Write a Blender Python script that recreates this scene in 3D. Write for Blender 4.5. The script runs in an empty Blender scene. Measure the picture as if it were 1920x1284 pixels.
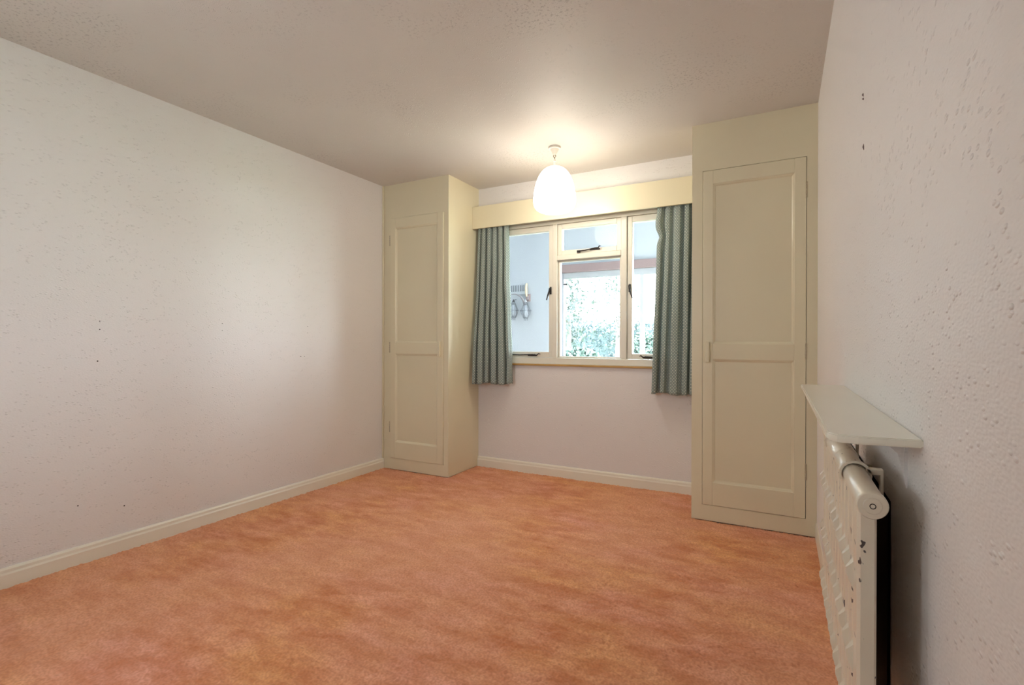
import bpy, bmesh, math, random
import numpy as np
from mathutils import Vector, Matrix
random.seed(7); rng = np.random.default_rng(7)
PI = math.pi
sc = bpy.context.scene
COL = sc.collection

# ------------------------------------------------------------------ camera
cd = bpy.data.cameras.new('camera'); cam = bpy.data.objects.new('camera', cd); COL.objects.link(cam)
cd.sensor_width = 36.0; cd.lens = 950.0/1920*36; cd.clip_start = 0.02; cd.clip_end = 200
YAW, PITCH, ROLL, CH = 0.4882, -0.0026, 0.0019, 1.0831
fw = Vector((-math.sin(YAW)*math.cos(PITCH), math.cos(YAW)*math.cos(PITCH), math.sin(PITCH)))
rt = Vector((math.cos(YAW), math.sin(YAW), 0)); up = rt.cross(fw)
r2 = math.cos(ROLL)*rt + math.sin(ROLL)*up; u2 = -math.sin(ROLL)*rt + math.cos(ROLL)*up
M = Matrix((r2, u2, -fw)).transposed().to_4x4(); M.translation = Vector((0, 0, CH))
cam.matrix_world = M
sc.camera = cam

# ------------------------------------------------------------------ world, portals, exposure
SKY = 11.0
w = bpy.data.worlds.new('sky'); sc.world = w; w.use_nodes = True
w.node_tree.nodes['Background'].inputs[0].default_value = (0.90, 0.96, 1.0, 1)
w.node_tree.nodes['Background'].inputs[1].default_value = SKY
def portal(name, loc, rot, sx, sy):
    l = bpy.data.lights.new(name, 'AREA'); l.shape = 'RECTANGLE'; l.size = sx; l.size_y = sy
    l.cycles.is_portal = True
    o = bpy.data.objects.new(name, l); COL.objects.link(o); o.location = loc; o.rotation_euler = rot
portal('daylight_portal', (-0.55, 6.42, 1.28), (-PI/2, 0, 0), 4.1, 1.4)         # garden window of the sunroom
portal('daylight_portal', (-1.5, 5.05, 2.95), (0, 0, 0), 6.0, 2.4)              # added glazed roof of the sunroom
portal('daylight_portal', (1.84, 5.14, 1.55), (PI/2, 0, PI/2), 2.3, 2.0)            # added glazed end of the sunroom
portal('daylight_portal', (-1.65, -0.62, 1.55), (PI/2, 0, 0), .42, .9)           # added fill-light window, in the rear wall
portal('daylight_portal', (-3.12, 0.13, 1.55), (PI/2, 0, -PI/2), .22, 1.10)        # added fill-light window, in the left wall near the camera
vs = sc.view_settings
vs.view_transform = 'Standard'; vs.look = 'None'; vs.gamma = 1.0; vs.use_curve_mapping = False
vs.exposure = 1.5
sc.cycles.use_denoising = True; sc.cycles.use_light_tree = False
sc.cycles.max_bounces = 8; sc.cycles.diffuse_bounces = 4; sc.cycles.glossy_bounces = 3; sc.cycles.use_adaptive_sampling = True; sc.cycles.adaptive_threshold = 0.05; sc.cycles.transparent_max_bounces = 16
sc.cycles.sample_clamp_indirect = 10

# ------------------------------------------------------------------ room constants (metres)
XL, XR, YB, YN, H = -3.003, 0.177, 3.757, -0.50, 2.40
XLC, YL = -2.325, 3.306      # left cupboard: side face, front face
XRC, YR = -0.483, 3.257      # right cupboard

# ------------------------------------------------------------------ materials
def mat(name, col, rough=0.6, spec=0.5, metal=0.0):
    m = bpy.data.materials.new(name); m.use_nodes = True
    b = m.node_tree.nodes['Principled BSDF']
    b.inputs['Base Color'].default_value = (*col, 1); b.inputs['Roughness'].default_value = rough
    b.inputs['Specular IOR Level'].default_value = spec; b.inputs['Metallic'].default_value = metal
    return m
def nd(m, t, **kw):
    n = m.node_tree.nodes.new(t)
    for k, v in kw.items():
        if k in n.inputs.keys() and not hasattr(n, k): n.inputs[k].default_value = v
        else: setattr(n, k, v)
    return n
def lk(m, a, b): m.node_tree.links.new(a, b)
def bsdf(m): return m.node_tree.nodes['Principled BSDF']
def pos(m):
    return nd(m, 'ShaderNodeNewGeometry').outputs['Position']
def noise(m, vec, scale, detail=3, rough=0.5):
    n = nd(m, 'ShaderNodeTexNoise'); n.inputs['Scale'].default_value = scale
    n.inputs['Detail'].default_value = detail; n.inputs['Roughness'].default_value = rough
    lk(m, vec, n.inputs['Vector']); return n.outputs['Fac']
def mrange(m, v, a, b, c=0, d=1):
    n = nd(m, 'ShaderNodeMapRange'); lk(m, v, n.inputs[0])
    for i, x in enumerate((a, b, c, d)): n.inputs[i+1].default_value = x
    return n.outputs[0]
def math_(m, op, a, b=None):
    n = nd(m, 'ShaderNodeMath', operation=op)
    for i, x in enumerate((a, b)):
        if x is None: continue
        if isinstance(x, (int, float)): n.inputs[i].default_value = x
        else: lk(m, x, n.inputs[i])
    return n.outputs[0]
def mixc(m, f, a, b):
    n = nd(m, 'ShaderNodeMix', data_type='RGBA')
    if isinstance(f, (int, float)): n.inputs[0].default_value = f
    else: lk(m, f, n.inputs[0])
    for i, x in ((6, a), (7, b)):
        if isinstance(x, tuple): n.inputs[i].default_value = (*x, 1)
        else: lk(m, x, n.inputs[i])
    return n.outputs[2]
def bump(m, h, strength, dist):
    n = nd(m, 'ShaderNodeBump'); n.inputs['Strength'].default_value = strength; n.inputs['Distance'].default_value = dist
    lk(m, h, n.inputs['Height']); lk(m, n.outputs[0], bsdf(m).inputs['Normal'])
def vscale(m, v, s):
    n = nd(m, 'ShaderNodeVectorMath', operation='MULTIPLY'); lk(m, v, n.inputs[0]); n.inputs[1].default_value = s
    return n.outputs[0]

def woodchip(name, col, zs=(.6, .55, 1.15), amt=1.0, col2=None):
    m = mat(name, col, 0.55, 0.35)
    p = vscale(m, pos(m), zs)
    v = nd(m, 'ShaderNodeTexVoronoi'); v.inputs['Scale'].default_value = 95; lk(m, p, v.inputs['Vector'])
    chip = mrange(m, v.outputs['Distance'], 0.10, 0.34, 1, 0)
    mask = mrange(m, noise(m, p, 34, 0), 0.46, 0.62)
    chip = math_(m, 'MULTIPLY', chip, mask)
    fine = noise(m, p, 260, 0, 0.6)
    h = math_(m, 'ADD', chip, math_(m, 'MULTIPLY', fine, 0.35))
    bump(m, h, 0.75*amt, 0.0026)
    blot = mrange(m, noise(m, p, 1.3, 1), 0.35, 0.7)
    lk(m, mixc(m, blot, col, col2 or tuple(c*0.965 for c in col)), bsdf(m).inputs['Base Color'])
    return m
M_wall = woodchip('woodchip_paint', (0.84, 0.81, 0.795))
M_ceil = woodchip('textured_ceiling_paint', (0.70, 0.665, 0.625), (1, 1, 1), 0.7)
def ceil_patches():      # patches where the stippled texture is coarser and has gathered grime
    m = M_ceil; p = pos(m); b = bsdf(m)
    patch = mrange(m, noise(m, p, 1.6, 3, 0.6), 0.50, 0.64)
    sp = mrange(m, noise(m, p, 75, 1, 0.7), 0.56, 0.68)
    f = math_(m, 'MULTIPLY', math_(m, 'MULTIPLY', patch, sp), 0.5)
    prev = b.inputs['Base Color'].links[0].from_socket
    lk(m, mixc(m, f, prev, (0.36, 0.33, 0.31)), b.inputs['Base Color'])
ceil_patches()

def painted(name, col, rough=0.32, spec=0.5):
    m = mat(name, col, rough, spec); p = pos(m)
    f = mrange(m, noise(m, p, 3, 1), 0.35, 0.75)
    lk(m, mixc(m, f, col, tuple(c*0.97 for c in col)), bsdf(m).inputs['Base Color'])
    return m
M_cream = painted('cream_gloss_paint', (0.80, 0.735, 0.535))
M_base = painted('cream_skirting_paint', (0.88, 0.84, 0.72))
M_winpaint = painted('window_cream_paint', (0.80, 0.76, 0.66))
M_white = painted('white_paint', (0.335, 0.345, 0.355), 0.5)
M_shelf = painted('shelf_paint', (0.88, 0.845, 0.73), 0.25)
M_iron = mat('dark_iron', (0.05, 0.045, 0.045), 0.45, 0.5, 0.6)
M_hinge = mat('painted_hinge', (0.50, 0.43, 0.30), 0.4, 0.5)
M_dark = mat('dark_gap', (0.03, 0.025, 0.02), 0.9)
M_black = mat('shadow_black', (0.004, 0.004, 0.004), 0.9, 0.1)  # colour of the deep shade behind the radiator
M_brown = painted('brown_timber', (0.21, 0.145, 0.135), 0.5)
M_chain = mat('aged_brass', (0.35, 0.28, 0.20), 0.35, 0.5, 0.8)
M_rose = painted('rose_white', (0.78, 0.74, 0.66), 0.4)
M_sub = mat('subfloor', (0.35, 0.25, 0.18), 0.9)

def oak():
    m = mat('varnished_strip', (0.50, 0.30, 0.08), 0.35)
    p = vscale(m, pos(m), (6, 60, 60))
    lk(m, mixc(m, noise(m, p, 3, 4), (0.62, 0.40, 0.13), (0.36, 0.19, 0.04)), bsdf(m).inputs['Base Color'])
    return m
M_oak = oak()

def radiator_paint():
    m = mat('chipped_radiator_paint', (0.76, 0.68, 0.54), 0.30, 0.5); p = pos(m)
    n = noise(m, vscale(m, p, (1, .6, 0.7)), 55, 2, 0.65)
    chip = mrange(m, n, 0.675, 0.69)
    lk(m, mixc(m, chip, (0.76, 0.69, 0.56), (0.07, 0.055, 0.05)), bsdf(m).inputs['Base Color'])
    bump(m, noise(m, p, 35, 3), 0.12, 0.003)
    return m
M_rad = radiator_paint()

def glass(name, fac=1.0, tint=(1, 1, 1)):
    m = bpy.data.materials.new(name); m.use_nodes = True; nt = m.node_tree; nt.nodes.clear()
    o = nt.nodes.new('ShaderNodeOutputMaterial'); mx = nt.nodes.new('ShaderNodeMixShader')
    t = nt.nodes.new('ShaderNodeBsdfTransparent'); t.inputs[0].default_value = (*tint, 1)
    g = nt.nodes.new('ShaderNodeBsdfGlossy'); g.inputs['Roughness'].default_value = 0.0
    f = nt.nodes.new('ShaderNodeFresnel'); f.inputs['IOR'].default_value = 1.17
    nt.links.new(f.outputs[0], mx.inputs[0]); nt.links.new(t.outputs[0], mx.inputs[1]); nt.links.new(g.outputs[0], mx.inputs[2])
    nt.links.new(mx.outputs[0], o.inputs[0]); return m
M_glass = glass('window_glass', tint=(0.97, 0.985, 0.99))
M_fillroofglass = glass('fill_tinted_roof_glass', tint=(0.33, 0.355, 0.38))

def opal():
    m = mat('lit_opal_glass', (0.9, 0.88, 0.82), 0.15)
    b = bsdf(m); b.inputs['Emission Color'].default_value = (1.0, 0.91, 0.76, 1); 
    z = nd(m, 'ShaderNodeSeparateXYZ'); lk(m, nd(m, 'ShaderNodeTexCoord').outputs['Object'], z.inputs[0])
    lk(m, mrange(m, z.outputs[2], 2.02, 2.23, 8.9, 1.9), b.inputs['Emission Strength'])      # glow set weaker towards the top of the glass to keep the ceiling dimmer
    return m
M_opal = opal()

def carpet():
    m = mat('salmon_carpet', (0.5, 0.2, 0.1), 0.95, 0.05); p = pos(m); b = bsdf(m)
    warp = vscale(m, p, (0.8, 1.3, 1))
    n1 = mrange(m, noise(m, warp, 1.5, 3, 0.6), 0.36, 0.64)
    n2 = mrange(m, noise(m, vscale(m, p, (1.0, 2.2, 1)), 5.0, 3, 0.7), 0.36, 0.66)
    n3 = mrange(m, noise(m, vscale(m, p, (1.7, 0.9, 1)), 0.9, 1), 0.40, 0.62)
    c = mixc(m, n1, (0.92, 0.47, 0.21), (0.90, 0.43, 0.31))
    c = mixc(m, math_(m, 'MULTIPLY', n2, 0.8), c, (0.62, 0.20, 0.075))
    c = mixc(m, math_(m, 'MULTIPLY', n3, 0.5), c, (0.90, 0.47, 0.29))
    fine = mrange(m, noise(m, p, 120, 0, 0.7), 0.30, 0.70)
    c = mixc(m, math_(m, 'MULTIPLY', fine, 0.38), c, (0.50, 0.165, 0.07))
    lk(m, c, b.inputs['Base Color'])
    b.inputs['Sheen Weight'].default_value = 0.25; b.inputs['Sheen Tint'].default_value = (1.0, 0.7, 0.55, 1)
    return m
M_carpet = carpet()

def curtain_mat():
    m = mat('dotted_teal_cotton', (0.2, 0.3, 0.3), 0.9, 0.1); b = bsdf(m)
    uv = nd(m, 'ShaderNodeUVMap').outputs[0]
    def dots(px, py, off, r0, r1):
        s = nd(m, 'ShaderNodeSeparateXYZ'); lk(m, uv, s.inputs[0])
        def cell(v, pitch, o):
            a = math_(m, 'ADD', math_(m, 'DIVIDE', v, pitch), o)
            return math_(m, 'SUBTRACT', math_(m, 'FRACT', a), 0.5)
        x = math_(m, 'MULTIPLY', cell(s.outputs[0], px, off), px); y = math_(m, 'MULTIPLY', cell(s.outputs[1], py, off), py)
        d = math_(m, 'SQRT', math_(m, 'ADD', math_(m, 'MULTIPLY', x, x), math_(m, 'MULTIPLY', y, y)))
        return mrange(m, d, r0, r1, 1, 0)
    d = math_(m, 'MAXIMUM', dots(0.020, 0.022, 0.0, 0.0028, 0.0040), dots(0.020, 0.022, 0.5, 0.0028, 0.0040))
    weave = noise(m, vscale(m, uv, (1, 1, 1)), 140, 2)
    base = mixc(m, weave, (0.285, 0.35, 0.34), (0.36, 0.42, 0.395))
    c = mixc(m, math_(m, 'MULTIPLY', d, 0.85), base, (0.80, 0.83, 0.74))
    lk(m, c, b.inputs['Base Color'])
    nt = m.node_tree; out = nt.nodes['Material Output']
    tr = nt.nodes.new('ShaderNodeBsdfTranslucent'); lk(m, c, tr.inputs[0])
    mx = nt.nodes.new('ShaderNodeMixShader'); mx.inputs[0].default_value = 0.22
    lk(m, b.outputs[0], mx.inputs[1]); lk(m, tr.outputs[0], mx.inputs[2]); lk(m, mx.outputs[0], out.inputs[0])
    return m
M_curt = curtain_mat()

def leafmat(name, a, b_):
    m = mat(name, a, 0.6, 0.3)
    lk(m, mixc(m, noise(m, pos(m), 3.0, 3), a, b_), bsdf(m).inputs['Base Color']); return m
M_leaf1 = leafmat('pale_leaf', (0.065, 0.10, 0.085), (0.105, 0.145, 0.125))
M_leaf2 = leafmat('hedge_leaf', (0.06, 0.088, 0.097), (0.095, 0.125, 0.135))
M_bark = mat('bark', (0.10, 0.09, 0.085), 0.9)
M_leaf3 = leafmat('tree_leaf', (0.045, 0.058, 0.056), (0.075, 0.092, 0.09))
def lawn():
    m = mat('lawn', (0.3, 0.42, 0.25), 0.9)
    lk(m, mixc(m, noise(m, pos(m), 2.0, 5), (0.22, 0.34, 0.18), (0.40, 0.50, 0.34)), bsdf(m).inputs['Base Color']); return m
M_lawn = lawn()
M_fence = mat('weathered_shed_board', (0.42, 0.45, 0.48), 0.8)

# ------------------------------------------------------------------ geometry helpers
class MB:
    def __init__(s): s.bm = bmesh.new()
    def box(s, x0, x1, y0, y1, z0, z1, bev=0.0, seg=2):
        vs_ = [s.bm.verts.new((x, y, z)) for x in (x0, x1) for y in (y0, y1) for z in (z0, z1)]
        f = [(0, 1, 3, 2), (4, 6, 7, 5), (0, 4, 5, 1), (2, 3, 7, 6), (0, 2, 6, 4), (1, 5, 7, 3)]
        fs = [s.bm.faces.new([vs_[i] for i in q]) for q in f]
        if bev > 0:
            es = list({e for q in fs for e in q.edges})
            bmesh.ops.bevel(s.bm, geom=es, offset=bev, segments=seg, affect='EDGES', profile=0.5)
        return s
    def tube(s, pts, rad, n=10, caps=True):
        pts = [Vector(p) for p in pts]; rad = rad if isinstance(rad, (list, tuple)) else [rad]*len(pts)
        rings = []; prev = None
        for i, p in enumerate(pts):
            d = (pts[min(i+1, len(pts)-1)] - pts[max(i-1, 0)]).normalized()
            if prev is None:
                a = d.cross(Vector((0, 0, 1)))
                if a.length < 1e-3: a = d.cross(Vector((1, 0, 0)))
            else: a = prev - d*prev.dot(d)
            a.normalize(); prev = a; b = d.cross(a)
            rings.append([s.bm.verts.new(p + rad[i]*(math.cos(t)*a + math.sin(t)*b)) for t in [2*PI*k/n for k in range(n)]])
        for i in range(len(rings)-1):
            for k in range(n): s.bm.faces.new((rings[i][k], rings[i][(k+1) % n], rings[i+1][(k+1) % n], rings[i+1][k]))
        if caps: s.bm.faces.new(rings[0][::-1]); s.bm.faces.new(rings[-1])
        return s
    def lathe(s, prof, n=40, c=(0, 0, 0), axis='z'):
        rings = []
        for r, z in prof:
            ring = []
            for k in range(n):
                t = 2*PI*k/n; u, v = max(r, 1e-4)*math.cos(t), max(r, 1e-4)*math.sin(t)
                q = (u, v, z) if axis == 'z' else ((u, z, v) if axis == 'y' else (z, u, v))
                ring.append(s.bm.verts.new(Vector(q) + Vector(c)))
            rings.append(ring)
        for i in range(len(rings)-1):
            for k in range(n): s.bm.faces.new((rings[i][k], rings[i][(k+1) % n], rings[i+1][(k+1) % n], rings[i+1][k]))
        s.bm.faces.new(rings[0]); s.bm.faces.new(rings[-1][::-1])
        return s
    def prism(s, poly, z0, z1, fn=lambda a, b, c: (a, b, c), bev=0):
        lo = [s.bm.verts.new(fn(a, b, z0)) for a, b in poly]; hi = [s.bm.verts.new(fn(a, b, z1)) for a, b in poly]
        fs = [s.bm.faces.new(lo), s.bm.faces.new(hi[::-1])]; n = len(poly)
        for i in range(n): fs.append(s.bm.faces.new((lo[i], lo[(i+1) % n], hi[(i+1) % n], hi[i])))
        if bev:
            es = list(set(fs[0].edges) | set(fs[1].edges)); bmesh.ops.bevel(s.bm, geom=es, offset=bev, segments=2, affect='EDGES')
        return s
    def ball(s, c, r, sub=2):
        bmesh.ops.create_icosphere(s.bm, subdivisions=sub, radius=1, matrix=Matrix.Translation(c) @ Matrix.Diagonal((*r, 1)))
        return s
    def build(s, name, m, parent=None, smooth=False, kind=None):
        bmesh.ops.recalc_face_normals(s.bm, faces=s.bm.faces)
        me = bpy.data.meshes.new(name); s.bm.to_mesh(me); s.bm.free()
        return link(name, me, m, parent, smooth, kind)
def link(name, me, m, parent=None, smooth=False, kind=None):
    me.materials.append(m)
    if smooth:
        me.polygons.foreach_set('use_smooth', [True]*len(me.polygons))
    o = bpy.data.objects.new(name, me); COL.objects.link(o)
    if parent is not None:
        o.parent = parent; o.matrix_parent_inverse = Matrix.Translation(parent.location).inverted()
    if kind: o['kind'] = kind
    return o
def smooth_by_angle(o, ang=35):
    me = o.data
    me.polygons.foreach_set('use_smooth', [True]*len(me.polygons))
    bm = bmesh.new(); bm.from_mesh(me)
    for e in bm.edges:
        e.smooth = len(e.link_faces) == 2 and e.calc_face_angle(0) < math.radians(ang)
    bm.to_mesh(me); bm.free(); return o
def empty(name, loc, label=None, cat=None, group=None, kind=None):
    o = bpy.data.objects.new(name, None); COL.objects.link(o); o.location = loc; o.empty_display_size = 0.05
    return tag(o, label, cat, group, kind)
def tag(o, label=None, cat=None, group=None, kind=None):
    for k, v in (('label', label), ('category', cat), ('group', group), ('kind', kind)):
        if v: o[k] = v
    return o
def box(name, m, x0, x1, y0, y1, z0, z1, bev=0.0, parent=None, kind=None, seg=2):
    return MB().box(x0, x1, y0, y1, z0, z1, bev, seg).build(name, m, parent, kind=kind)

# ------------------------------------------------------------------ room shell
S = 'structure'
tag(box('floor', M_sub, XL-.12, XR+.12, YN-.12, YB+.12, -.15, -.012, kind=S), 'room floor slab beneath the fitted carpet', 'floor')
tag(box('ceiling', M_ceil, XL-.12, XR+.12, YN-.12, YB, H, H+.15, kind=S), 'off white stippled ceiling with grimy rough patches', 'ceiling')
LY0, LY1, LZ0, LZ1 = 0.02, 0.24, 1.00, 2.10      # second window, added out of view for fill light
b = MB()
for q in ((YN-.12, LY0, -.15, H), (LY1, YB, -.15, H), (LY0, LY1, -.15, LZ0), (LY0, LY1, LZ1, H)): b.box(XL-.12, XL, q[0], q[1], q[2], q[3])
wl = tag(b.build('wall_left', M_wall, kind=S), 'pinkish white woodchip wall with small screw holes', 'wall')
wr = tag(box('wall_right', M_wall, XR, XR+.12, YN-.12, YB, -.15, H, kind=S), 'pinkish white woodchip wall behind the radiator and shelf', 'wall')
# back wall with the window opening; continues as the house wall of the sunroom
WX0, WX1, WZ0, WZ1 = -2.20, -0.53, 0.90, 2.09
b = MB(); y0, y1 = YB, YB+.12; ex0, ex1, ez1 = -4.7, 1.7, 3.1
b.box(ex0, WX0, y0, y1, -.15, ez1); b.box(WX1, ex1, y0, y1, -.15, ez1); b.box(WX0, WX1, y0, y1, -.15, WZ0); b.box(WX0, WX1, y0, y1, WZ1, ez1)
tag(b.build('wall_back', M_wall, kind=S), 'pinkish white woodchip wall around the garden window', 'wall')
RX0, RX1, RZ0, RZ1 = -1.86, -1.44, 1.10, 2.00
b = MB()
for q in ((XL-.12, RX0, -.15, H), (RX1, XR+.12, -.15, H), (RX0, RX1, -.15, RZ0), (RX0, RX1, RZ1, H)): b.box(q[0], q[1], YN-.12, YN, q[2], q[3])
tag(b.build('wall_rear', M_wall, kind=S), 'pinkish white wall opposite the garden window', 'wall')
w5 = empty('fill_window_rear', (-1.65, YN-.06, RZ0), 'unseen wide cream framed window added for fill light opposite the garden window', 'window', kind=S)  # added opening behind the camera that lets in fill daylight
b = MB()
for q in ((RX0, RX0+.05, RZ0, RZ1), (RX1-.05, RX1, RZ0, RZ1), (RX0+.05, RX1-.05, RZ0, RZ0+.05), (RX0+.05, RX1-.05, RZ1-.05, RZ1), (-1.675, -1.625, RZ0+.05, RZ1-.05)):
    b.box(q[0], q[1], YN-.09, YN-.03, q[2], q[3])
b.build('fill_window_frame', M_winpaint, w5)
for q in ((RX0+.05, -1.675), (-1.625, RX1-.05)):
    box('pane', M_glass, q[0], q[1], YN-.062, YN-.058, RZ0+.05, RZ1-.05, parent=w5)  # glass of the added rear fill window
w2 = empty('fill_window_left', (XL-.06, .14, LZ0), 'unseen cream framed window added for fill light at the end of the plain wall', 'window', kind=S)  # added opening out of view, sized to fill the near end with daylight
b = MB()
for q in ((LY0, LY0+.05, LZ0, LZ1), (LY1-.05, LY1, LZ0, LZ1), (LY0+.05, LY1-.05, LZ0, LZ0+.05), (LY0+.05, LY1-.05, LZ1-.05, LZ1), (.115, .145, LZ0+.05, LZ1-.05)):
    b.box(XL-.09, XL-.03, *q)
b.build('fill_window_frame', M_winpaint, w2)
for q in ((LY0+.05, .115), (.145, LY1-.05)):
    box('pane', M_glass, XL-.062, XL-.058, q[0], q[1], LZ0+.05, LZ1-.05, parent=w2)  # glass of the added left fill window

# baseboards: moulded profile swept along walls
def skirting(name, fn, l0, l1, label, k=1.0):
    prof = [(0, -.012), (.017, -.012), (.017, .058), (.013, .066), (.012, .078), (.006, .086), (0, .087)]; prof = [(d*k, z) for d, z in prof]
    b = MB(); lo = [b.bm.verts.new(fn(d, l0, z)) for d, z in prof]; hi = [b.bm.verts.new(fn(d, l1, z)) for d, z in prof]
    b.bm.faces.new(lo); b.bm.faces.new(hi[::-1]); n = len(prof)
    for i in range(n): b.bm.faces.new((lo[i], lo[(i+1) % n], hi[(i+1) % n], hi[i]))
    tag(b.build(name, M_base, kind=S), label, 'baseboard')
skirting('baseboard_left', lambda d, l, z: (XL+d, l, z), YN, YL-.001, 'cream baseboard along the plain wall with screw holes')
skirting('baseboard_back', lambda d, l, z: (l, YB-d, z), XLC+.001, XRC-.001, 'cream baseboard below the window between the cupboards')
skirting('baseboard_right', lambda d, l, z: (XR-d, l, z), YN, YR-.001, 'cream baseboard running under the radiator', .45)
tag(box('trim_1', M_oak, WX0, WX1, YB-.016, YB+.02, .884, .899, .003, kind=S), 'thin varnished wood strip under the window frame', 'trim')
tag(box('trim_2', M_cream, XL, XL+.012, YL-.014, YL-.001, .088, H, .004, kind=S), 'narrow cream corner bead between plain wall and cupboard', 'trim')

# screw holes and chips in the walls
for y, z, r in ((1.268, 1.179, .0035), (1.268, 1.138, .0035), (1.896, 1.187, .003), (1.896, 1.145, .003), (2.526, 1.186, .0035), (2.526, 1.14, .0025),
                (1.259, .98, .0045), (2.466, .973, .0045), (2.498, .972, .003), (1.179, .283, .004), (1.375, .227, .0045)):
    r *= .75; MB().lathe([(r*.4, -.002), (r, .0002), (r*.9, .0012), (r*.3, .0006)], 10, (XL, y, z), 'x').build('screw_hole', M_dark, wl)
for y, z, L in ((1.505, 1.69, .010), (1.500, 1.678, .006), (1.493, 1.558, .016)):
    MB().tube([(XR, y-.002, z-L/2), (XR-.001, y, z), (XR, y+.004, z+L/2)], [.001, .0025, .001], 8).build('chipped_mark', M_brown, wr)

# ------------------------------------------------------------------ carpet (uncountable pile)
def build_carpet():
    st = 0.0062
    xs = np.arange(XL+.001, XR, st); ys = np.concatenate([np.arange(YN+.001, 0.9, 0.05), np.arange(0.9, YB, st)])
    X, Y = np.meshgrid(xs, ys); sh = X.shape
    Z = rng.normal(0, 1, sh)
    k = lambda A: (A + np.roll(A, 1, 0) + np.roll(A, 1, 1) + np.roll(np.roll(A, 1, 0), 1, 1))/4
    Z = 0.6*Z + 1.6*k(rng.normal(0, 1, sh))
    Z = np.clip(Z, -2.2, 2.2)*0.0018
    X = X + rng.uniform(-.002, .002, sh); Y = Y + rng.uniform(-.002, .002, sh)
    big = sum(a*np.sin(X*fx+Y*fy+ph) for a, fx, fy, ph in ((.001, 7, 3, 1), (.0012, -4, 6, 2), (.0008, 13, -9, .4)))
    Z = np.clip(Z + big - .001, -.009, .0062)
    near = ((X < XLC+.012) & (Y > YL-.012)) | ((X > XRC-.012) & (Y > YR-.012)); Z = np.where(near, np.minimum(Z, .0022), Z)
    X = np.clip(X, XL, XR); Y = np.clip(Y, YN, YB)
    co = np.stack([X, Y, Z], -1).reshape(-1, 3)
    r, c = sh; i = (np.arange(r-1)[:, None]*c + np.arange(c-1)[None, :]).ravel()
    cx, cy = X.ravel()[i]+st/2, Y.ravel()[i]+st/2
    inside = ((cx < XLC-.003) & (cy > YL+.003)) | ((cx > XRC+.003) & (cy > YR+.003))     # none under the cupboards
    i = i[~inside]
    f = np.stack([i, i+1, i+c+1, i+c], 1)
    me = bpy.data.meshes.new('carpet'); n = len(f)
    me.vertices.add(len(co)); me.vertices.foreach_set('co', co.ravel())
    me.loops.add(n*4); me.loops.foreach_set('vertex_index', f.ravel().astype(np.int32))
    me.polygons.add(n); me.polygons.foreach_set('loop_start', (np.arange(n)*4).astype(np.int32))
    me.update(calc_edges=True); me.validate()
    o = link('carpet', me, M_carpet, smooth=True, kind='stuff')
    tag(o, 'salmon orange fitted carpet with trodden mottled pile', 'carpet')
build_carpet()

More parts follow.
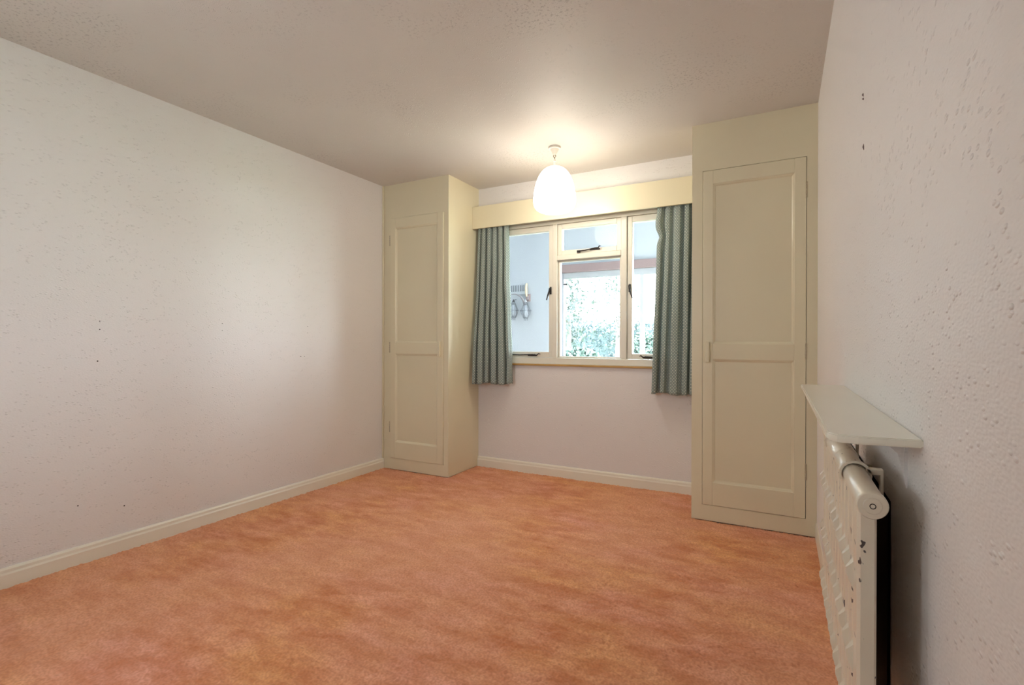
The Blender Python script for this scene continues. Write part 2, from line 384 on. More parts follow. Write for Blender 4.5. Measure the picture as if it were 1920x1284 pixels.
# ------------------------------------------------------------------ built-in cupboards
def cupboard(x0, x1, yf, hinge_side, label, lean=0.0):
    """front at yf, from x0 to x1, door opening inset; hinge_side -1 hinges at x0 side"""
    root = empty('built_in_cupboard', ((x0+x1)/2, yf, 0), label, 'cupboard')
    dx0, dx1 = (x0+.083, x1-.047) if hinge_side < 0 else (x0+.063, x1-.055)
    dz0, dz1 = .098, 2.112
    t = .022; g = .0022
    box('frame_stile', M_cream, x0, dx0-g, yf, yf+t, .0034, H, 0, root)
    box('frame_stile', M_cream, dx1+g, x1, yf, yf+t, .0034, H, 0, root)
    box('top_panel', M_cream, dx0-g, dx1+g, yf, yf+t, dz1+g, H, 0, root)
    box('plinth', M_cream, dx0-g, dx1+g, yf, yf+t, .0034, dz0-g, 0, root)
    sx = x1 if hinge_side < 0 else x0; s_ = -1 if hinge_side < 0 else 1
    box('side_panel', M_cream, min(sx, sx+s_*.018), max(sx, sx+s_*.018), yf+t, YB, .0034, H, 0, root)
    # dark sheet added close behind the front, coloured as shade so the gaps read dark
    box('gap_shadow_panel', M_dark, x0+.02, x1-.02, yf+.10, yf+.11, .02, H-.02, 0, root)
    # door: stiles, rails, sunk panels
    yd = yf - .004 - lean
    st, tr, br = .058, .082, .138
    m0, m1 = .975, 1.070
    d = box('door', M_cream, dx0+.004, dx1-.004, yd+.016, yd+.021, dz0+.004, dz1-.004, 0, root)   # door core
    for xa, xb in ((dx0, dx0+st), (dx1-st, dx1)):
        box('door_stile', M_cream, xa, xb, yd, yd+.022, dz0, dz1, .003, d)
    for za, zb in ((dz0, dz0+br), (m0, m1), (dz1-tr, dz1)):
        box('door_rail', M_cream, dx0+st-.001, dx1-st+.001, yd+.0006, yd+.021, za, zb, .003, d)
    for za, zb in ((dz0+br, m0), (m1, dz1-tr)):
        p = MB(); xa, xb = dx0+st, dx1-st
        # ovolo bead around the sunk panel, then the flat panel
        y_out, y_in, wd = yd+.003, yd+.013, .013
        o_ = [(xa, za), (xb, za), (xb, zb), (xa, zb)]; i_ = [(xa+wd, za+wd), (xb-wd, za+wd), (xb-wd, zb-wd), (xa+wd, zb-wd)]
        m_ = [((a+c)/2, (e+q)/2) for (a, e), (c, q) in zip(o_, i_)]
        V = [[p.bm.verts.new((a, y, c)) for a, c in L] for L, y in ((o_, y_out), (m_, y_out+.0035), (i_, y_in))]
        for A, B in zip(V, V[1:]):
            for k in range(4): p.bm.faces.new((A[k], A[(k+1) % 4], B[(k+1) % 4], B[k]))
        p.bm.faces.new(V[-1])
        bk = [p.bm.verts.new((a, yd+.0165, c)) for a, c in o_]; p.bm.faces.new(bk)
        for k in range(4): p.bm.faces.new((V[0][k], V[0][(k+1) % 4], bk[(k+1) % 4], bk[k]))
        p.build('door_panel', M_cream, d)
    # handle: upright cream grip beside the middle rail
    hx = dx1-.030 if hinge_side < 0 else dx0+.030
    hm = MB(); hm.box(hx-.011, hx+.011, yd-.024, yd, m0-.018, m1+.012, .004, 2)
    hm.build('handle', M_cream, d)
    # hinges
    hxk = dx0-.001 if hinge_side < 0 else dx1+.001
    for zc in (1.93, 1.03, .36):
        h = MB()
        for k in range(5): h.tube([(hxk, yd-.001, zc-.045+k*.018), (hxk, yd-.001, zc-.045+k*.018+.0145)], .0042, 8)
        h.box(hxk-.0035, hxk+.0035, yd+.0005, yd+.003, zc-.045, zc+.045)
        h.build('hinge', M_hinge, d)
    return root
cupboard(XL, XLC, YL, -1, 'narrow cream cupboard in the corner of the plain wall, hinged at the wall', 0.004)
cupboard(XRC, XR, YR, 1, 'narrow cream cupboard beside the radiator wall, hinged at that wall')

# ------------------------------------------------------------------ window_1
win = empty('window_1', ((WX0+WX1)/2, YB+.02, WZ0), 'cream painted casement window with dark iron fittings', 'window', kind=S)
FY0, FY1 = YB+.016, YB+.085
def wmember(name, x0, x1, z0, z1, y0=FY0, y1=FY1, bev=.004): return box(name, M_winpaint, x0, x1, y0, y1, z0, z1, bev, win)
wmember('window_jamb', WX0, WX0+.045, WZ0, WZ1); wmember('window_jamb', WX1-.045, WX1, WZ0, WZ1)
wmember('window_head', WX0+.045, WX1-.045, 2.026, WZ1); wmember('window_sill', WX0+.045, WX1-.045, WZ0, .948, FY0-.006)
wmember('mullion', -1.634, -1.596, .948, 2.026); wmember('mullion', -1.072, -1.028, .948, 2.026)
wmember('transom', -1.596, -1.072, 1.735, 1.774)
def sash(name, x0, x1, z0, z1, st, rb, rt_, y0, y1, fixed=False):
    s = MB()
    s.box(x0, x0+st, y0, y1, z0, z1, .003); s.box(x1-st, x1, y0, y1, z0, z1, .003)
    s.box(x0+st, x1-st, y0, y1, z0, z0+rb, .003); s.box(x0+st, x1-st, y0, y1, z1-rt_, z1, .003)
    o = s.build(name, M_winpaint, win)
    box('pane', M_glass, x0+st-.003, x1-st+.003, y0+.024, y0+.028, z0+rb-.003, z1-rt_+.003, 0, o)
    return o
lsash = sash('sash', -2.153, -1.636, .950, 2.024, .036, .046, .044, FY0+.014, FY1-.004)
csash = sash('sash', -1.594, -1.074, 1.776, 2.024, .034, .036, .038, FY0+.014, FY1-.004)
rsash = sash('sash', -1.026, -.577, .950, 2.024, .036, .040, .044, FY0+.014, FY1-.004)
fix = sash('glazing_bead', -1.594, -1.074, .950, 1.733, .015, .012, .012, FY0+.030, FY1-.004)
def handle(par, x, z, sgn):
    h = MB(); y = FY0+.014
    h.box(x-.008, x+.008, y-.006, y, z-.03, z+.03, .002)
    h.tube([(x, y-.004, z+.012), (x, y-.022, z+.012)], .006, 8)
    h.tube([(x, y-.022, z+.018), (x-sgn*.004, y-.026, z-.01), (x-sgn*.016, y-.030, z-.045), (x-sgn*.026, y-.026, z-.078)], [.006, .007, .0055, .005], 8)
    smooth_by_angle(h.build('handle', M_iron, par))
handle(lsash, -1.655, 1.495, 1); handle(rsash, -1.008, 1.485, -1)
def stay(par, xa, xb, z, tilt=0.0):
    h = MB(); y = FY0+.012
    h.box(xa-.012, xa+.014, y-.012, y+.003, z-.012, z+.008, .002)
    sg = 1 if xb > xa else -1; L = abs(xb-xa)
    P = [(xa, y-.014, z), (xa+sg*L*.3, y-.016, z+tilt*.3-.004), (xa+sg*L*.75, y-.018, z+tilt*.75), (xa+sg*L*.88, y-.022, z+tilt*.9-.006), (xa+sg*L*.95, y-.030, z+tilt+.008), (xb, y-.026, z+tilt+.004)]
    h.tube(P, [.0055, .005, .005, .006, .004, .003], 8)
    for q in (.62, .80):
        h.tube([(xa+sg*L*q, y-.016, z+tilt*q), (xa+sg*L*q, y+.003, z+tilt*q-.004)], .006, 8)
    h.box(xa+sg*L*.7-.04, xa+sg*L*.7+.04, y-.004, y+.003, z+tilt*.7-.012, z+tilt*.7, .001)
    smooth_by_angle(h.build('stay', M_iron, par))
stay(lsash, -2.02, -1.735, .972, 0.002); stay(csash, -1.415, -1.225, 1.794, .018); stay(rsash, -.72, -.925, .966, .004)

# ------------------------------------------------------------------ pelmet
pel = empty('pelmet', ((XLC+XRC)/2, YB, 2.04), 'cream boxed pelmet board over the window between the cupboards', 'pelmet')
PY = 3.652
box('front_board', M_cream, XLC+.001, XRC-.001, PY, PY+.018, 2.035, 2.222, .0015, pel)
box('top_board', M_cream, XLC+.001, XRC-.001, PY+.018, YB, 2.204, 2.222, .001, pel)
box('curtain_rail', M_white, XLC+.02, XRC-.02, 3.690, 3.702, 2.10, 2.122, .002, pel)

# ------------------------------------------------------------------ curtains
def curtain(label, xt0, xt1, xb0, xb1, ytop, ybot0, ybot1, ztop, zbot, folds, seed, notch=None, amp0=.021, amp1=.034, free=1):
    r = random.Random(seed); NU, NV = 26*folds, 70
    wid = [r.uniform(.65, 1.45) for _ in range(folds)]; tot = sum(wid); edges = [0]
    for q in wid: edges.append(edges[-1]+q/tot)
    dep = [r.uniform(.7, 1.25) for _ in range(folds)]; drift = [r.uniform(-.016, .016) for _ in range(folds+1)]
    cp = [(r.uniform(.1, .9), r.uniform(.35, .8), r.uniform(.75, 1.0)) for _ in range(folds+1)]
    def crease(k, v):                                            # each crease deepens and fades along its height
        c0, wd, hi = cp[k]; return hi*(.75+.6*math.exp(-((v-c0)/wd)**2))
    P = np.zeros((NV+1, NU+1, 3)); U = np.zeros((NV+1, NU+1, 2))
    for j in range(NV+1):
        v = j/NV; z = ztop + (zbot-ztop)*v; e = v**1.15
        for i in range(NU+1):
            u = i/NU; k = max(0, min(folds-1, next((q for q in range(folds) if u <= edges[q+1]+1e-9), folds-1)))
            loc = (u-edges[k])/(edges[k+1]-edges[k])
            dr = (drift[k]*(1-loc)+drift[k+1]*loc)*v*(1 if 0 < u < 1 else 0)
            x = (xt0+(xt1-xt0)*u)*(1-e) + (xb0+(xb1-xb0)*u)*e + dr*math.sin(PI*u)**.5
            amp = (amp0*(1-v)+amp1*v)*dep[k]
            ph = 2*PI*loc
            s0 = abs(math.sin(PI*loc))**.62                      # broad rounded fronts, narrow creases
            cl, cr_ = (crease(k, v), crease(k+1, v)); cw = cl*(1-loc)+cr_*loc
            edge = math.sin(PI*u)**.4 if 0 < u < 1 else 0
            x += amp*0.30*math.sin(2*ph)*edge*cw
            y = ytop*(1-e) + (ybot0+(ybot1-ybot0)*u)*e + amp*(1-2*s0)*cw
            y += .004*math.sin(9*v+5*u+seed) + .003*math.sin(22*v*u+seed)
            if v < .06: y += (1-v/.06)*.004*math.sin(u*90)
            if notch:
                zc, s0, a0 = notch; wgt = math.exp(-((z-zc)/s0)**2)
                fu = (1-u) if free > 0 else u
                fr = max(0, 1-(u if free < 0 else 1-u)*3.2)
                x += a0*wgt*fr; y += .012*wgt*fr
                wg2 = math.exp(-((z-zc-.09)/.06)**2); x -= a0*.5*wg2*fr; y -= .02*wg2*fr
            z2 = z + (.006*math.sin(u*11+seed) if v > .98 else 0)
            P[j, i] = (x, y, z2)
    for j in range(NV+1):
        d = np.concatenate([[0], np.cumsum(np.linalg.norm(np.diff(P[NV//2], axis=0), axis=1))])
        U[j, :, 0] = d; U[j, :, 1] = P[j, :, 2]
    c = NU+1; idx = [(j*c+i, j*c+i+1, (j+1)*c+i+1, (j+1)*c+i) for j in range(NV) for i in range(NU)]
    me = bpy.data.meshes.new('curtain'); me.from_pydata(P.reshape(-1, 3).tolist(), [], idx)
    uvl = me.uv_layers.new(name='UVMap'); UU = U.reshape(-1, 2)
    li = np.zeros(len(me.loops), dtype=np.int32); me.loops.foreach_get('vertex_index', li)
    uvl.data.foreach_set('uv', UU[li].astype(np.float32).ravel())
    o = link('curtain', me, M_curt, smooth=True)
    sol = o.modifiers.new('thickness', 'SOLIDIFY'); sol.thickness = .0022; sol.offset = 0
    tag(o, label, 'curtain', 'dotted curtains under the pelmet')
    return o
curtain('grey teal dotted curtain hanging beside the corner cupboard of the plain wall', -2.300, -2.012, -2.300, -1.955, 3.708, 3.605, 3.680, 2.085, .728, 6, 3, free=1)
curtain('grey teal dotted curtain with a puckered edge beside the radiator-side cupboard', -.788, -.500, -.826, -.504, 3.708, 3.690, 3.655, 2.085, .712, 5, 11, notch=(1.835, .035, .016), free=-1)

# ------------------------------------------------------------------ pendant lamp
PX, PYL = -1.360, 3.172
lamp = empty('pendant_lamp', (PX, PYL, H), 'lit white opal glass pendant lamp hanging from the ceiling', 'lamp')
smooth_by_angle(MB().lathe([(.001, 2.346), (.010, 2.346), (.013, 2.350), (.020, 2.366), (.028, 2.380), (.030, 2.384), (.041, 2.386), (.042, 2.396), (.040, 2.400)], 40, (PX, PYL, 0)).build('ceiling_rose', M_rose, lamp))
def ring(cx, cz, R, r, plane, m, name, par):
    b = MB(); pts = []
    for k in range(25):
        t = 2*PI*k/24
        pts.append((PX+cx+R*math.cos(t)*(plane == 'xz'), PYL+R*math.cos(t)*(plane == 'yz'), cz+R*math.sin(t)))
    return b.tube(pts, r, 8).build(name, m, par, True)
ring(0, 2.338, .0085, .0026, 'xz', M_chain, 'hook', lamp)
ring(0, 2.325, .0034, .0024, 'yz', M_chain, 'chain_link', lamp)
smooth_by_angle(MB().lathe([(.001, 2.318), (.006, 2.318), (.007, 2.314), (.004, 2.310), (.009, 2.307), (.0095, 2.301), (.006, 2.298), (.006, 2.270), (.008, 2.266), (.001, 2.262)], 20, (PX, PYL, 0)).build('stem', M_rose, lamp))
prof = [(0, 2.2665), (.022, 2.2655), (.045, 2.260), (.066, 2.249), (.086, 2.232), (.103, 2.208), (.118, 2.176), (.130, 2.138), (.138, 2.098), (.1425, 2.060), (.1428, 2.030), (.139, 2.006), (.129, 1.986), (.112, 1.971), (.088, 1.961), (.060, 1.956), (.030, 1.954), (0, 1.9535)]
# refine profile with a Catmull-Rom pass
def cr(P, n=3):
    out = []
    for i in range(len(P)-1):
        p0, p1, p2, p3 = P[max(i-1, 0)], P[i], P[i+1], P[min(i+2, len(P)-1)]
        for k in range(n):
            t = k/n
            out.append(tuple(.5*((2*b_)+(-a+c)*t+(2*a-5*b_+4*c-d)*t*t+(-a+3*b_-3*c+d)*t**3) for a, b_, c, d in zip(p0, p1, p2, p3)))
    return out+[P[-1]]
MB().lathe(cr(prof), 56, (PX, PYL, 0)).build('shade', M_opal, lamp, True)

# ------------------------------------------------------------------ radiator and its shelf
rad = empty('radiator', (.112, 1.17, .44), 'cream chipped column radiator hung on the wall under the shelf', 'radiator')
RXc, RZt, RZb, RY0, RY1 = .112, .857, .455, .85, 1.50
def header(z, steps):
    b = MB()
    for ya, yb, r in steps: b.tube([(RXc, ya, z), (RXc, ya+.003, z), (RXc, yb-.003, z), (RXc, yb, z)], [r-.0015, r, r, r-.0015], 20)
    return b
smooth_by_angle(header(RZt, ((RY0+.012, 1.05, .0176), (1.045, 1.172, .0196), (1.168, 1.345, .0212), (1.340, RY1, .0196))).build('top_header', M_rad, rad), 30)
smooth_by_angle(header(RZb, ((RY0+.012, RY1, .0165),)).build('bottom_header', M_rad, rad), 50)
NC = 12; pitch = (RY1-RY0-.006)/NC
def col_mesh():
    b = MB(); w_, d_ = pitch*.5-.002, .0115
    sec = [(-w_, -d_+.004), (-w_+.007, -d_), (w_-.007, -d_), (w_, -d_+.004), (w_, d_-.003), (w_-.004, d_), (-w_+.004, d_), (-w_, d_-.003)]
    zs = [RZb-.012, RZb, RZb+.02] + [RZb+.02+(RZt-RZb-.04)*k/12 for k in range(1, 12)] + [RZt-.02, RZt]
    rings = [[b.bm.verts.new((x, y, z)) for y, x in sec] for z in zs]
    for A, B in zip(rings, rings[1:]):
        for k in range(8): b.bm.faces.new((A[k], A[(k+1) % 8], B[(k+1) % 8], B[k]))
    b.bm.faces.new(rings[0]); b.bm.faces.new(rings[-1])
    bmesh.ops.recalc_face_normals(b.bm, faces=b.bm.faces)
    # pressed swages at the seam: wedge shaped studs that stand proud of the front
    for zc in (.740, .617, .494):
        h = .020
        q = [(-.0205+d_*0, 0)]
        y0_, y1_ = pitch/2-.013, pitch/2+.004
        top = [(-d_+.001, zc+h), (-d_-.0085, zc+h*.35), (-d_-.0085, zc-h*.1), (-d_+.001, zc-h*1.3)]
        A = [b.bm.verts.new((x, y0_+.005*(i in (1, 2)), z)) for i, (x, z) in enumerate(top)]
        B = [b.bm.verts.new((x, y1_-.005*(i in (1, 2)), z)) for i, (x, z) in enumerate(top)]
        for k in range(4): b.bm.faces.new((A[k], A[(k+1) % 4], B[(k+1) % 4], B[k]))
        b.bm.faces.new(A[::-1]); b.bm.faces.new(B)
    bmesh.ops.recalc_face_normals(b.bm, faces=b.bm.faces)
    me = bpy.data.meshes.new('column'); b.bm.to_mesh(me); b.bm.free(); me.materials.append(M_rad); return me
cme = col_mesh()
for k in range(NC):
    o = bpy.data.objects.new('column', cme); COL.objects.link(o); o.parent = rad
    o.location = Vector((.107, RY0+.006+pitch*(k+.5), 0)) - rad.location
for zc in (RZt, RZb):
    c_ = smooth_by_angle(MB().lathe([(.0001, -.001), (.0105, -.001), (.0115, .0005), (.0175, .0005), (.0190, .003), (.0190, .012), (.017, .014), (.0001, .014)], 32, (RXc, RY0-.002, zc), 'y').build('end_cap', M_rad, rad))
    b = MB(); pts = [(RXc+.0034*math.cos(2*PI*k/16), RY0-.0034, zc+.0034*math.sin(2*PI*k/16)) for k in range(17)]
    b.tube(pts, .0006, 6).build('plug_ring', M_dark, c_)
def rad_bracket(y):
    b = MB(); n = 12; r0, r1, hw = .0200, .0240, .007
    arc = [math.radians(a) for a in np.linspace(-20, 205, n)]
    prof_in = [(RXc+r0*math.cos(a), RZt+r0*math.sin(a)) for a in arc]; prof_out = [(RXc+r1*math.cos(a), RZt+r1*math.sin(a)) for a in arc]
    for i in range(n-1):
        q = [prof_in[i], prof_in[i+1], prof_out[i+1], prof_out[i]]
        b.prism(q, y-hw, y+hw, lambda a, c, d: (a, d, c))
    b.box(RXc+.014, .1515, y-hw, y+hw, RZt+.003, RZt+.0135, .002)
    b.box(.1465, .1515, y-hw, y+hw, RZt-.045, RZt+.006, .001)
    if y > 1.2: b.box(.148, XR-.0012, y-hw, y+hw, RZt-.047, RZt-.041, .001)
    return b.build('wall_bracket', M_rad, rad)
rad_bracket(1.040); rad_bracket(1.345)
b = MB(); b.tube([(RXc, RY1-.01, RZb), (RXc, RY1+.03, RZb)], .012, 12); b.tube([(RXc, RY1+.03, RZb+.02), (RXc, RY1+.03, RZb-.04)], .013, 12)
b.tube([(RXc, RY1+.03, RZb+.018), (RXc-.004, RY1+.03, RZb+.05)], [.016, .013], 12); b.tube([(RXc, RY1+.03, RZb-.03), (XR-.0012, RY1+.03, RZb-.03)], .008, 10)
smooth_by_angle(b.build('valve', M_rad, rad))
box('shadow_panel', M_black, XR-.0055, XR-.0012, 1.13, 1.78, .30, .795, 0, rad)['label'] = 'black sheet standing in for the shade on the wall'  # black sheet put where the wall behind the radiator lies in shade

shf = empty('radiator_shelf', (XR, 1.40, .945), 'cream painted wall shelf with a clipped corner above the radiator', 'shelf')
poly = [(XR, .898), (.100, .888), (.074, .893), (.0625, .912), (.0575, 1.893), (XR, 1.905)]
MB().prism(poly, .9335, .9455, bev=.002).build('shelf_board', M_shelf, shf)
for y in (1.005, 1.72):
    b = MB()
    b.prism([(XR, .9335), (XR-.004, .9335), (XR-.004, .862), (XR-.002, .852), (XR, .852)], y-.006, y+.006, lambda a, c, d: (a, d, c))
    b.prism([(XR-.004, .9335), (XR-.075, .9335), (XR-.075, .930), (XR-.030, .922), (XR-.012, .905), (XR-.004, .868)], y-.002, y+.002, lambda a, c, d: (a, d, c))
    b.build('shelf_bracket', M_wall, shf)

# ------------------------------------------------------------------ sunroom beyond the window
FYW = 6.30; GX0, GX1, GZ0, GZ1 = -2.60, 1.50, .55, 1.995
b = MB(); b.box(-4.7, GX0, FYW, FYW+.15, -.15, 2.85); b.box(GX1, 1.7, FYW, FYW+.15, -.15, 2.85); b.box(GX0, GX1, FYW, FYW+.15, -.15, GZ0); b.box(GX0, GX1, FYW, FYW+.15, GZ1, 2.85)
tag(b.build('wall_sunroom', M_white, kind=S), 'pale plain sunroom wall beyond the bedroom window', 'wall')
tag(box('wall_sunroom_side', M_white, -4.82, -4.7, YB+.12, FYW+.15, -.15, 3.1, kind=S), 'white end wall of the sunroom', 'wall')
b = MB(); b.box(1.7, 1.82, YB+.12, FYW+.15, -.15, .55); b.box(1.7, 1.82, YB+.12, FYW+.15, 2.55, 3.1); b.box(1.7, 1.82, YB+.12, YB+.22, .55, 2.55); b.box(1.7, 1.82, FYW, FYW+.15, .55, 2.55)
tag(b.build('wall_sunroom_end', M_white, kind=S), 'white far end wall of the sunroom around an added tall window', 'wall')
w4 = empty('fill_window_end', (1.76, 5.1, .55), 'added tall glazed end window of the sunroom', 'window', kind=S)  # unseen glazing, added to send sky light onto the left wall
b = MB(); ya, yb = YB+.22, FYW; ym = (ya+yb)/2
for q in ((ya, ya+.05, .55, 2.55), (yb-.05, yb, .55, 2.55), (ya+.05, yb-.05, .55, .60), (ya+.05, yb-.05, 2.50, 2.55), (ym-.025, ym+.025, .60, 2.50)): b.box(1.72, 1.79, *q)
b.build('fill_window_frame', M_white, w4)
for q in ((ya+.05, ym-.025), (ym+.025, yb-.05)): box('pane', M_glass, 1.755, 1.759, q[0], q[1], .60, 2.50, 0, w4)  # glass of the added sunroom end window
tag(box('floor_sunroom', mat('sunroom_tile', (.55, .5, .45), .5), -4.7, 1.7, YB+.12, FYW, -.15, -.01, kind=S), 'tiled sunroom floor outside the bedroom', 'floor')
rf = empty('roof_sunroom', (-1.5, 5.0, 2.9), 'sunroom roof on white rafters with glazing added for daylight', 'roof', kind=S)  # unseen glazing, added so the sky brightens the sunroom wall
def slope(y): return 3.05 - (y-YB-.12)*(.22/(FYW+.03-YB))
for k in range(8):
    x = -4.7+6.4*k/7
    b = MB(); ya, yb = YB+.12, FYW+.15
    b.prism([(ya, slope(ya)), (yb, slope(yb)), (yb, slope(yb)-.08), (ya, slope(ya)-.08)], x-.02, x+.02, lambda a, c, d: (d, a, c)); b.build('rafter', M_white, rf)
    if k < 7:
        b = MB(); b.prism([(ya, slope(ya)), (yb, slope(yb)), (yb, slope(yb)-.006), (ya, slope(ya)-.006)], x+.02, x+6.4/7-.02, lambda a, c, d: (d, a, c)); b.build('fill_roof_pane', M_fillroofglass, rf)
box('eaves_plate', M_white, -4.7, 1.7, FYW, FYW+.15, 2.74, 2.855, 0, rf)
tag(box('timber_lintel', M_brown, -2.62, 1.55, FYW-.05, FYW-.001, 1.99, 2.095, .004), 'brown timber beam above the sunroom window', 'beam')
gw = empty('window_3', (-.55, FYW+.05, GZ0), 'white framed garden window of the sunroom', 'window', kind=S)
def gm(name, x0, x1, z0, z1): return box(name, M_white, x0, x1, FYW+.03, FYW+.10, z0, z1, .004, gw)
gm('window_jamb', GX0, GX0+.025, GZ0, GZ1); gm('window_jamb', GX1-.05, GX1, GZ0, GZ1); gm('window_head', GX0+.025, GX1-.05, 1.918, GZ1); gm('window_sill', GX0+.025, GX1-.05, GZ0, GZ0+.06)
xs = [GX0+.025, -1.56, -.53, .50, GX1-.05]
for k in (1, 2, 3): gm('mullion', xs[k], xs[k]+.052, GZ0+.06, 1.918)
for k in range(4): box('pane', M_glass, xs[k]+(.052 if k else 0), xs[k+1], FYW+.062, FYW+.066, GZ0+.06, 1.918, 0, gw)
MB().box(-2.575, -2.52, FYW+.012, FYW+.03, 1.835, 1.852, .003).build('window_latch', M_iron, gw)

vent = empty('wall_vent', (-3.27, FYW, 1.76), 'white slotted wall vent above the double lantern sconce', 'vent')
box('vent_plate', M_white, -3.40, -3.135, FYW-.012, FYW, 1.735, 1.885, .003, vent)
for k in range(9):
    x = -3.375+k*.0268
    box('slot', mat('slot_shadow', (.06, .07, .08), .8) if k == 0 else bpy.data.materials['slot_shadow'], x, x+.0115, FYW-.0135, FYW-.0115, 1.775, 1.862, 0, vent)
sco = empty('lantern_sconce', (-3.09, FYW, 1.62), 'double wire lantern sconce on brown plaque with wooden grip', 'wall lamp')
box('back_plaque', M_brown, -3.118, -3.055, FYW-.022, FYW, 1.632, 1.735, .004, sco)
MB().prism([(-3.090, 1.655), (-3.078, 1.655), (-3.081, 1.69), (-3.076, 1.70), (-3.084, 1.712), (-3.092, 1.70), (-3.087, 1.69)], FYW-.0235, FYW-.022, lambda a, c, d: (a, d, c)).build('plaque_mark', M_white, sco)
smooth_by_angle(MB().tube([(-3.108, FYW-.02, 1.70), (-3.110, FYW-.03, 1.76), (-3.112, FYW-.03, 1.83), (-3.110, FYW-.02, 1.87), (-3.110, FYW-.012, 1.885)], [.012, .016, .015, .014, .006], 12).build('wooden_grip', mat('tan_wood', (.55, .42, .26), .5), sco))
smooth_by_angle(MB().tube([(-3.13, FYW-.03, 1.575), (-3.135, FYW-.05, 1.635), (-3.175, FYW-.07, 1.70), (-3.24, FYW-.08, 1.735), (-3.31, FYW-.08, 1.737)], [.022, .018, .012, .008, .004], 10).build('curved_arm', mat('grey_iron', (.22, .20, .20), .5, .5, .3), sco))
M_wire = mat('pale_wire', (.13, .135, .145), .5, .4, .1)
M_bulb = mat('dull_lantern_glass', (.27, .285, .30), .3)
for cx, cz, hw, nm in ((-3.278, 1.515, .066, 0), (-3.090, 1.505, .074, 1)):
    b = MB(); y = FYW-.085
    prof_l = [(.016, .115), (.030, .085), (.052, .03), (hw, -.005), (.058, -.05), (.034, -.10), (.020, -.115)]
    for k in range(6):
        t = 2*PI*k/6+.2
        b.tube([(cx+r*math.cos(t), y+r*math.sin(t), cz+z) for r, z in prof_l], .0030, 6)
    for R, z in ((hw+.006, -.005), (.034, -.10), (.030, .085)):
        b.tube([(cx+R*math.cos(2*PI*k/20), y+R*math.sin(2*PI*k/20), cz+z) for k in range(21)], .0030, 6)
    for k in range(3):
        t = 2*PI*k/3; b.tube([(cx+.022*math.cos(t), y+.022*math.sin(t), cz-.112), (cx+.026*math.cos(t), y+.026*math.sin(t), cz-.14)], .003, 6)
    cage = smooth_by_angle(b.build('wire_cage', M_wire, sco))
    MB().lathe([(.001, .150), (.006, .148), (.008, .138), (.014, .128), (.020, .115), (.001, .112)], 16, (cx, y, cz)).build('cage_cap', M_iron if nm == 0 else M_white, cage, True)
    MB().lathe([(.001, -.10), (.022, -.098), (.034, -.05), (.030, .02), (.018, .07), (.001, .075)], 18, (cx, y, cz)).build('glass_bulb', M_bulb, cage, True)
    b = MB().tube([(cx, y, cz+.115), (cx, y+.02, cz+.14), (cx+.01, FYW-.02, cz+.15)], .004, 6); b.build('hanging_hook', M_iron, cage)

# ------------------------------------------------------------------ garden
tag(box('ground', M_lawn, -30, 20, FYW+.15, 60, -.35, -.15, kind=S), 'pale lawn of the garden outside', 'lawn')
def leaves(name, m, parent, fn, n, s0, s1):
    pts = np.array([fn() for _ in range(n)]); a = rng.normal(size=(n, 3)); a /= np.linalg.norm(a, axis=1)[:, None]
    t = rng.normal(size=(n, 3)); b_ = np.cross(a, t); b_ /= np.linalg.norm(b_, axis=1)[:, None]
    s = rng.uniform(s0, s1, (n, 1)); V = np.stack([pts-a*s, pts+b_*s*.5, pts+a*s, pts-b_*s*.5], 1).reshape(-1, 3)
    me = bpy.data.meshes.new(name); me.from_pydata(V.tolist(), [], [(4*i, 4*i+1, 4*i+2, 4*i+3) for i in range(n)])
    return link(name, me, m, parent)
def hedge(x0, x1, y0, y1, z1, label, n):
    h = empty('hedge', ((x0+x1)/2, (y0+y1)/2, -.15), label, 'hedge')
    box('hedge_core', M_leaf2, x0+.15, x1-.15, y0+.15, y1-.15, -.15, z1-.15, .05, h)
    def fn():
        return (random.uniform(x0, x1), y0+abs(random.gauss(0, .14)), random.uniform(-.1, z1)) if random.random() < .7 else (random.uniform(x0, x1), random.uniform(y0, y1), z1+random.gauss(-.05, .07))
    o = leaves('hedge_leaves', M_leaf2, h, fn, n, .03, .07); o['kind'] = 'stuff'
hedge(-9.5, 2.5, 13.6, 14.6, 1.55, 'long clipped hedge across the end of the garden', 16000)
def shrub(cx, cy, r, z1, label, n, m):
    h = empty('shrub', (cx, cy, -.15), label, 'shrub')
    b = MB()
    for k in range(5):
        t = 2*PI*k/5; b.tube([(cx, cy, -.15), (cx+.3*r*math.cos(t), cy+.3*r*math.sin(t), z1*.4), (cx+.6*r*math.cos(t), cy+.6*r*math.sin(t), z1*.8)], [.03, .02, .008], 6)
    b.build('shrub_stems', M_bark, h)
    def fn():
        d = Vector((random.gauss(0, 1), random.gauss(0, 1), random.gauss(0, 1))).normalized()*random.uniform(.55, 1)**.5
        return (cx+d.x*r, cy+d.y*r, (z1-.15)/2+d.z*(z1+.15)/2)
    o = leaves('shrub_leaves', m, h, fn, n, .03, .075); o['kind'] = 'stuff'
shrub(-3.3, 8.6, .70, .98, 'low pale green shrub just outside the sunroom window', 5000, M_leaf1)
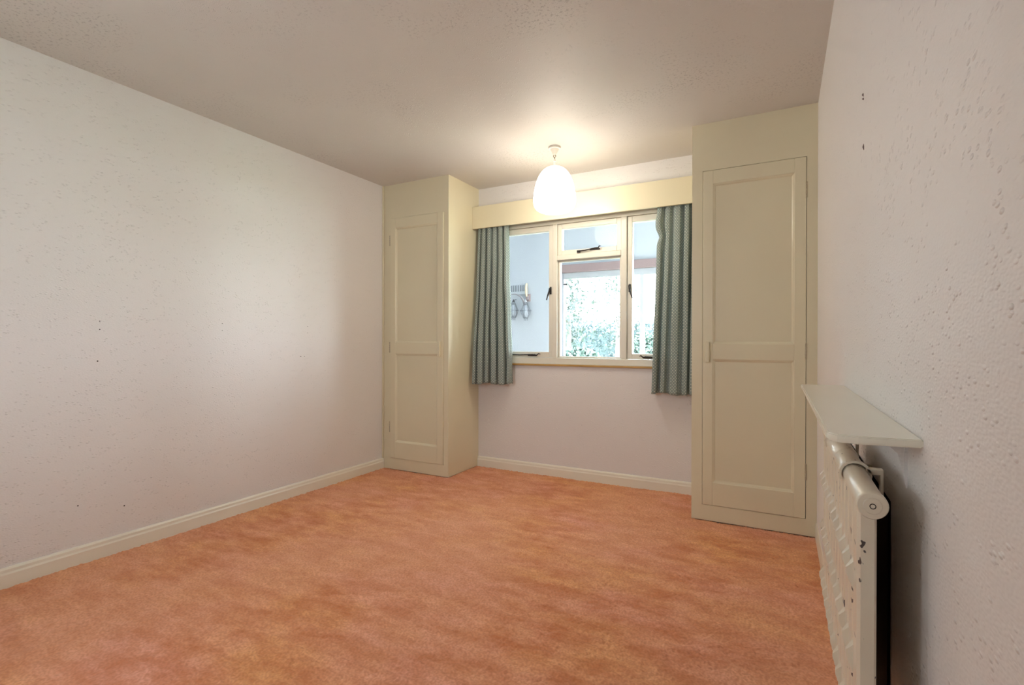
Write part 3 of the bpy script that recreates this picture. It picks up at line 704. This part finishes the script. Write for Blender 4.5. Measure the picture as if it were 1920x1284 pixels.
shrub(-2.0, 9.4, .55, .93, 'rounded green shrub beside the low pale shrub', 4000, M_leaf1)
shrub(-2.75, 11.6, .45, 1.3, 'taller shrub in front of the clipped hedge', 4500, M_leaf1)
def tree(cx, cy, h, spread, zc, label, n, ls, tilt=0):
    t = empty('tree', (cx, cy, -.15), label, 'tree'); b = MB(); tips = []
    b.tube([(cx, cy, -.15), (cx+.05, cy, h*.35), (cx+tilt*.5, cy, h*.7), (cx+tilt, cy, h)], [.07, .055, .035, .012], 8)
    for k in range(16):
        z = random.uniform(h*.25, h*.95); a = random.uniform(0, 2*PI); L = spread*random.uniform(.5, 1)
        p1 = (cx+tilt*z/h, cy, z); p3 = (cx+tilt*z/h+L*math.cos(a), cy+L*math.sin(a), z+random.uniform(-.3, .8)*L)
        p2 = tuple((q+e)/2+random.uniform(-.08, .12) for q, e in zip(p1, p3))
        b.tube([p1, p2, p3], [.025, .014, .005], 5); tips += [p2, p3, p3]
    b.build('branches', M_bark, t)
    def fn():
        q = random.choice(tips); return tuple(c+random.gauss(0, .22) for c in q)
    o = leaves('tree_leaves', M_leaf3, t, fn, n, ls*.6, ls); o['kind'] = 'stuff'
tree(-4.35, 10.9, 3.4, .85, 2, 'loose leafy tree near the corner of the garden window', 2600, .075)
tree(-7.2, 19.6, 5.2, 1.5, 2.5, 'tall sparse tree rising behind the garden shed', 900, .09, .3)
tree(-3.70, 12.6, 3.6, .5, 2.2, 'thin upright tree with scattered leaves by the hedge', 800, .065)
shed = empty('garden_shed', (-6.7, 17.0, -.15), 'pale boarded shed behind the garden hedge', 'shed')
for k in range(10): box('board', M_fence, -7.5+k*.16, -7.35+k*.16, 16.4, 16.43, -.15, 2.0, .004, shed)
MB().prism([(16.2, 1.95), (17.8, 1.95), (17.8, 2.05), (17.0, 2.35), (16.2, 2.05)], -7.6, -5.8, lambda a, c, d: (d, a, c)).build('shed_roof', M_fence, shed)
box('shed_body', M_fence, -7.5, -5.9, 16.44, 17.7, -.15, 1.95, 0, shed)
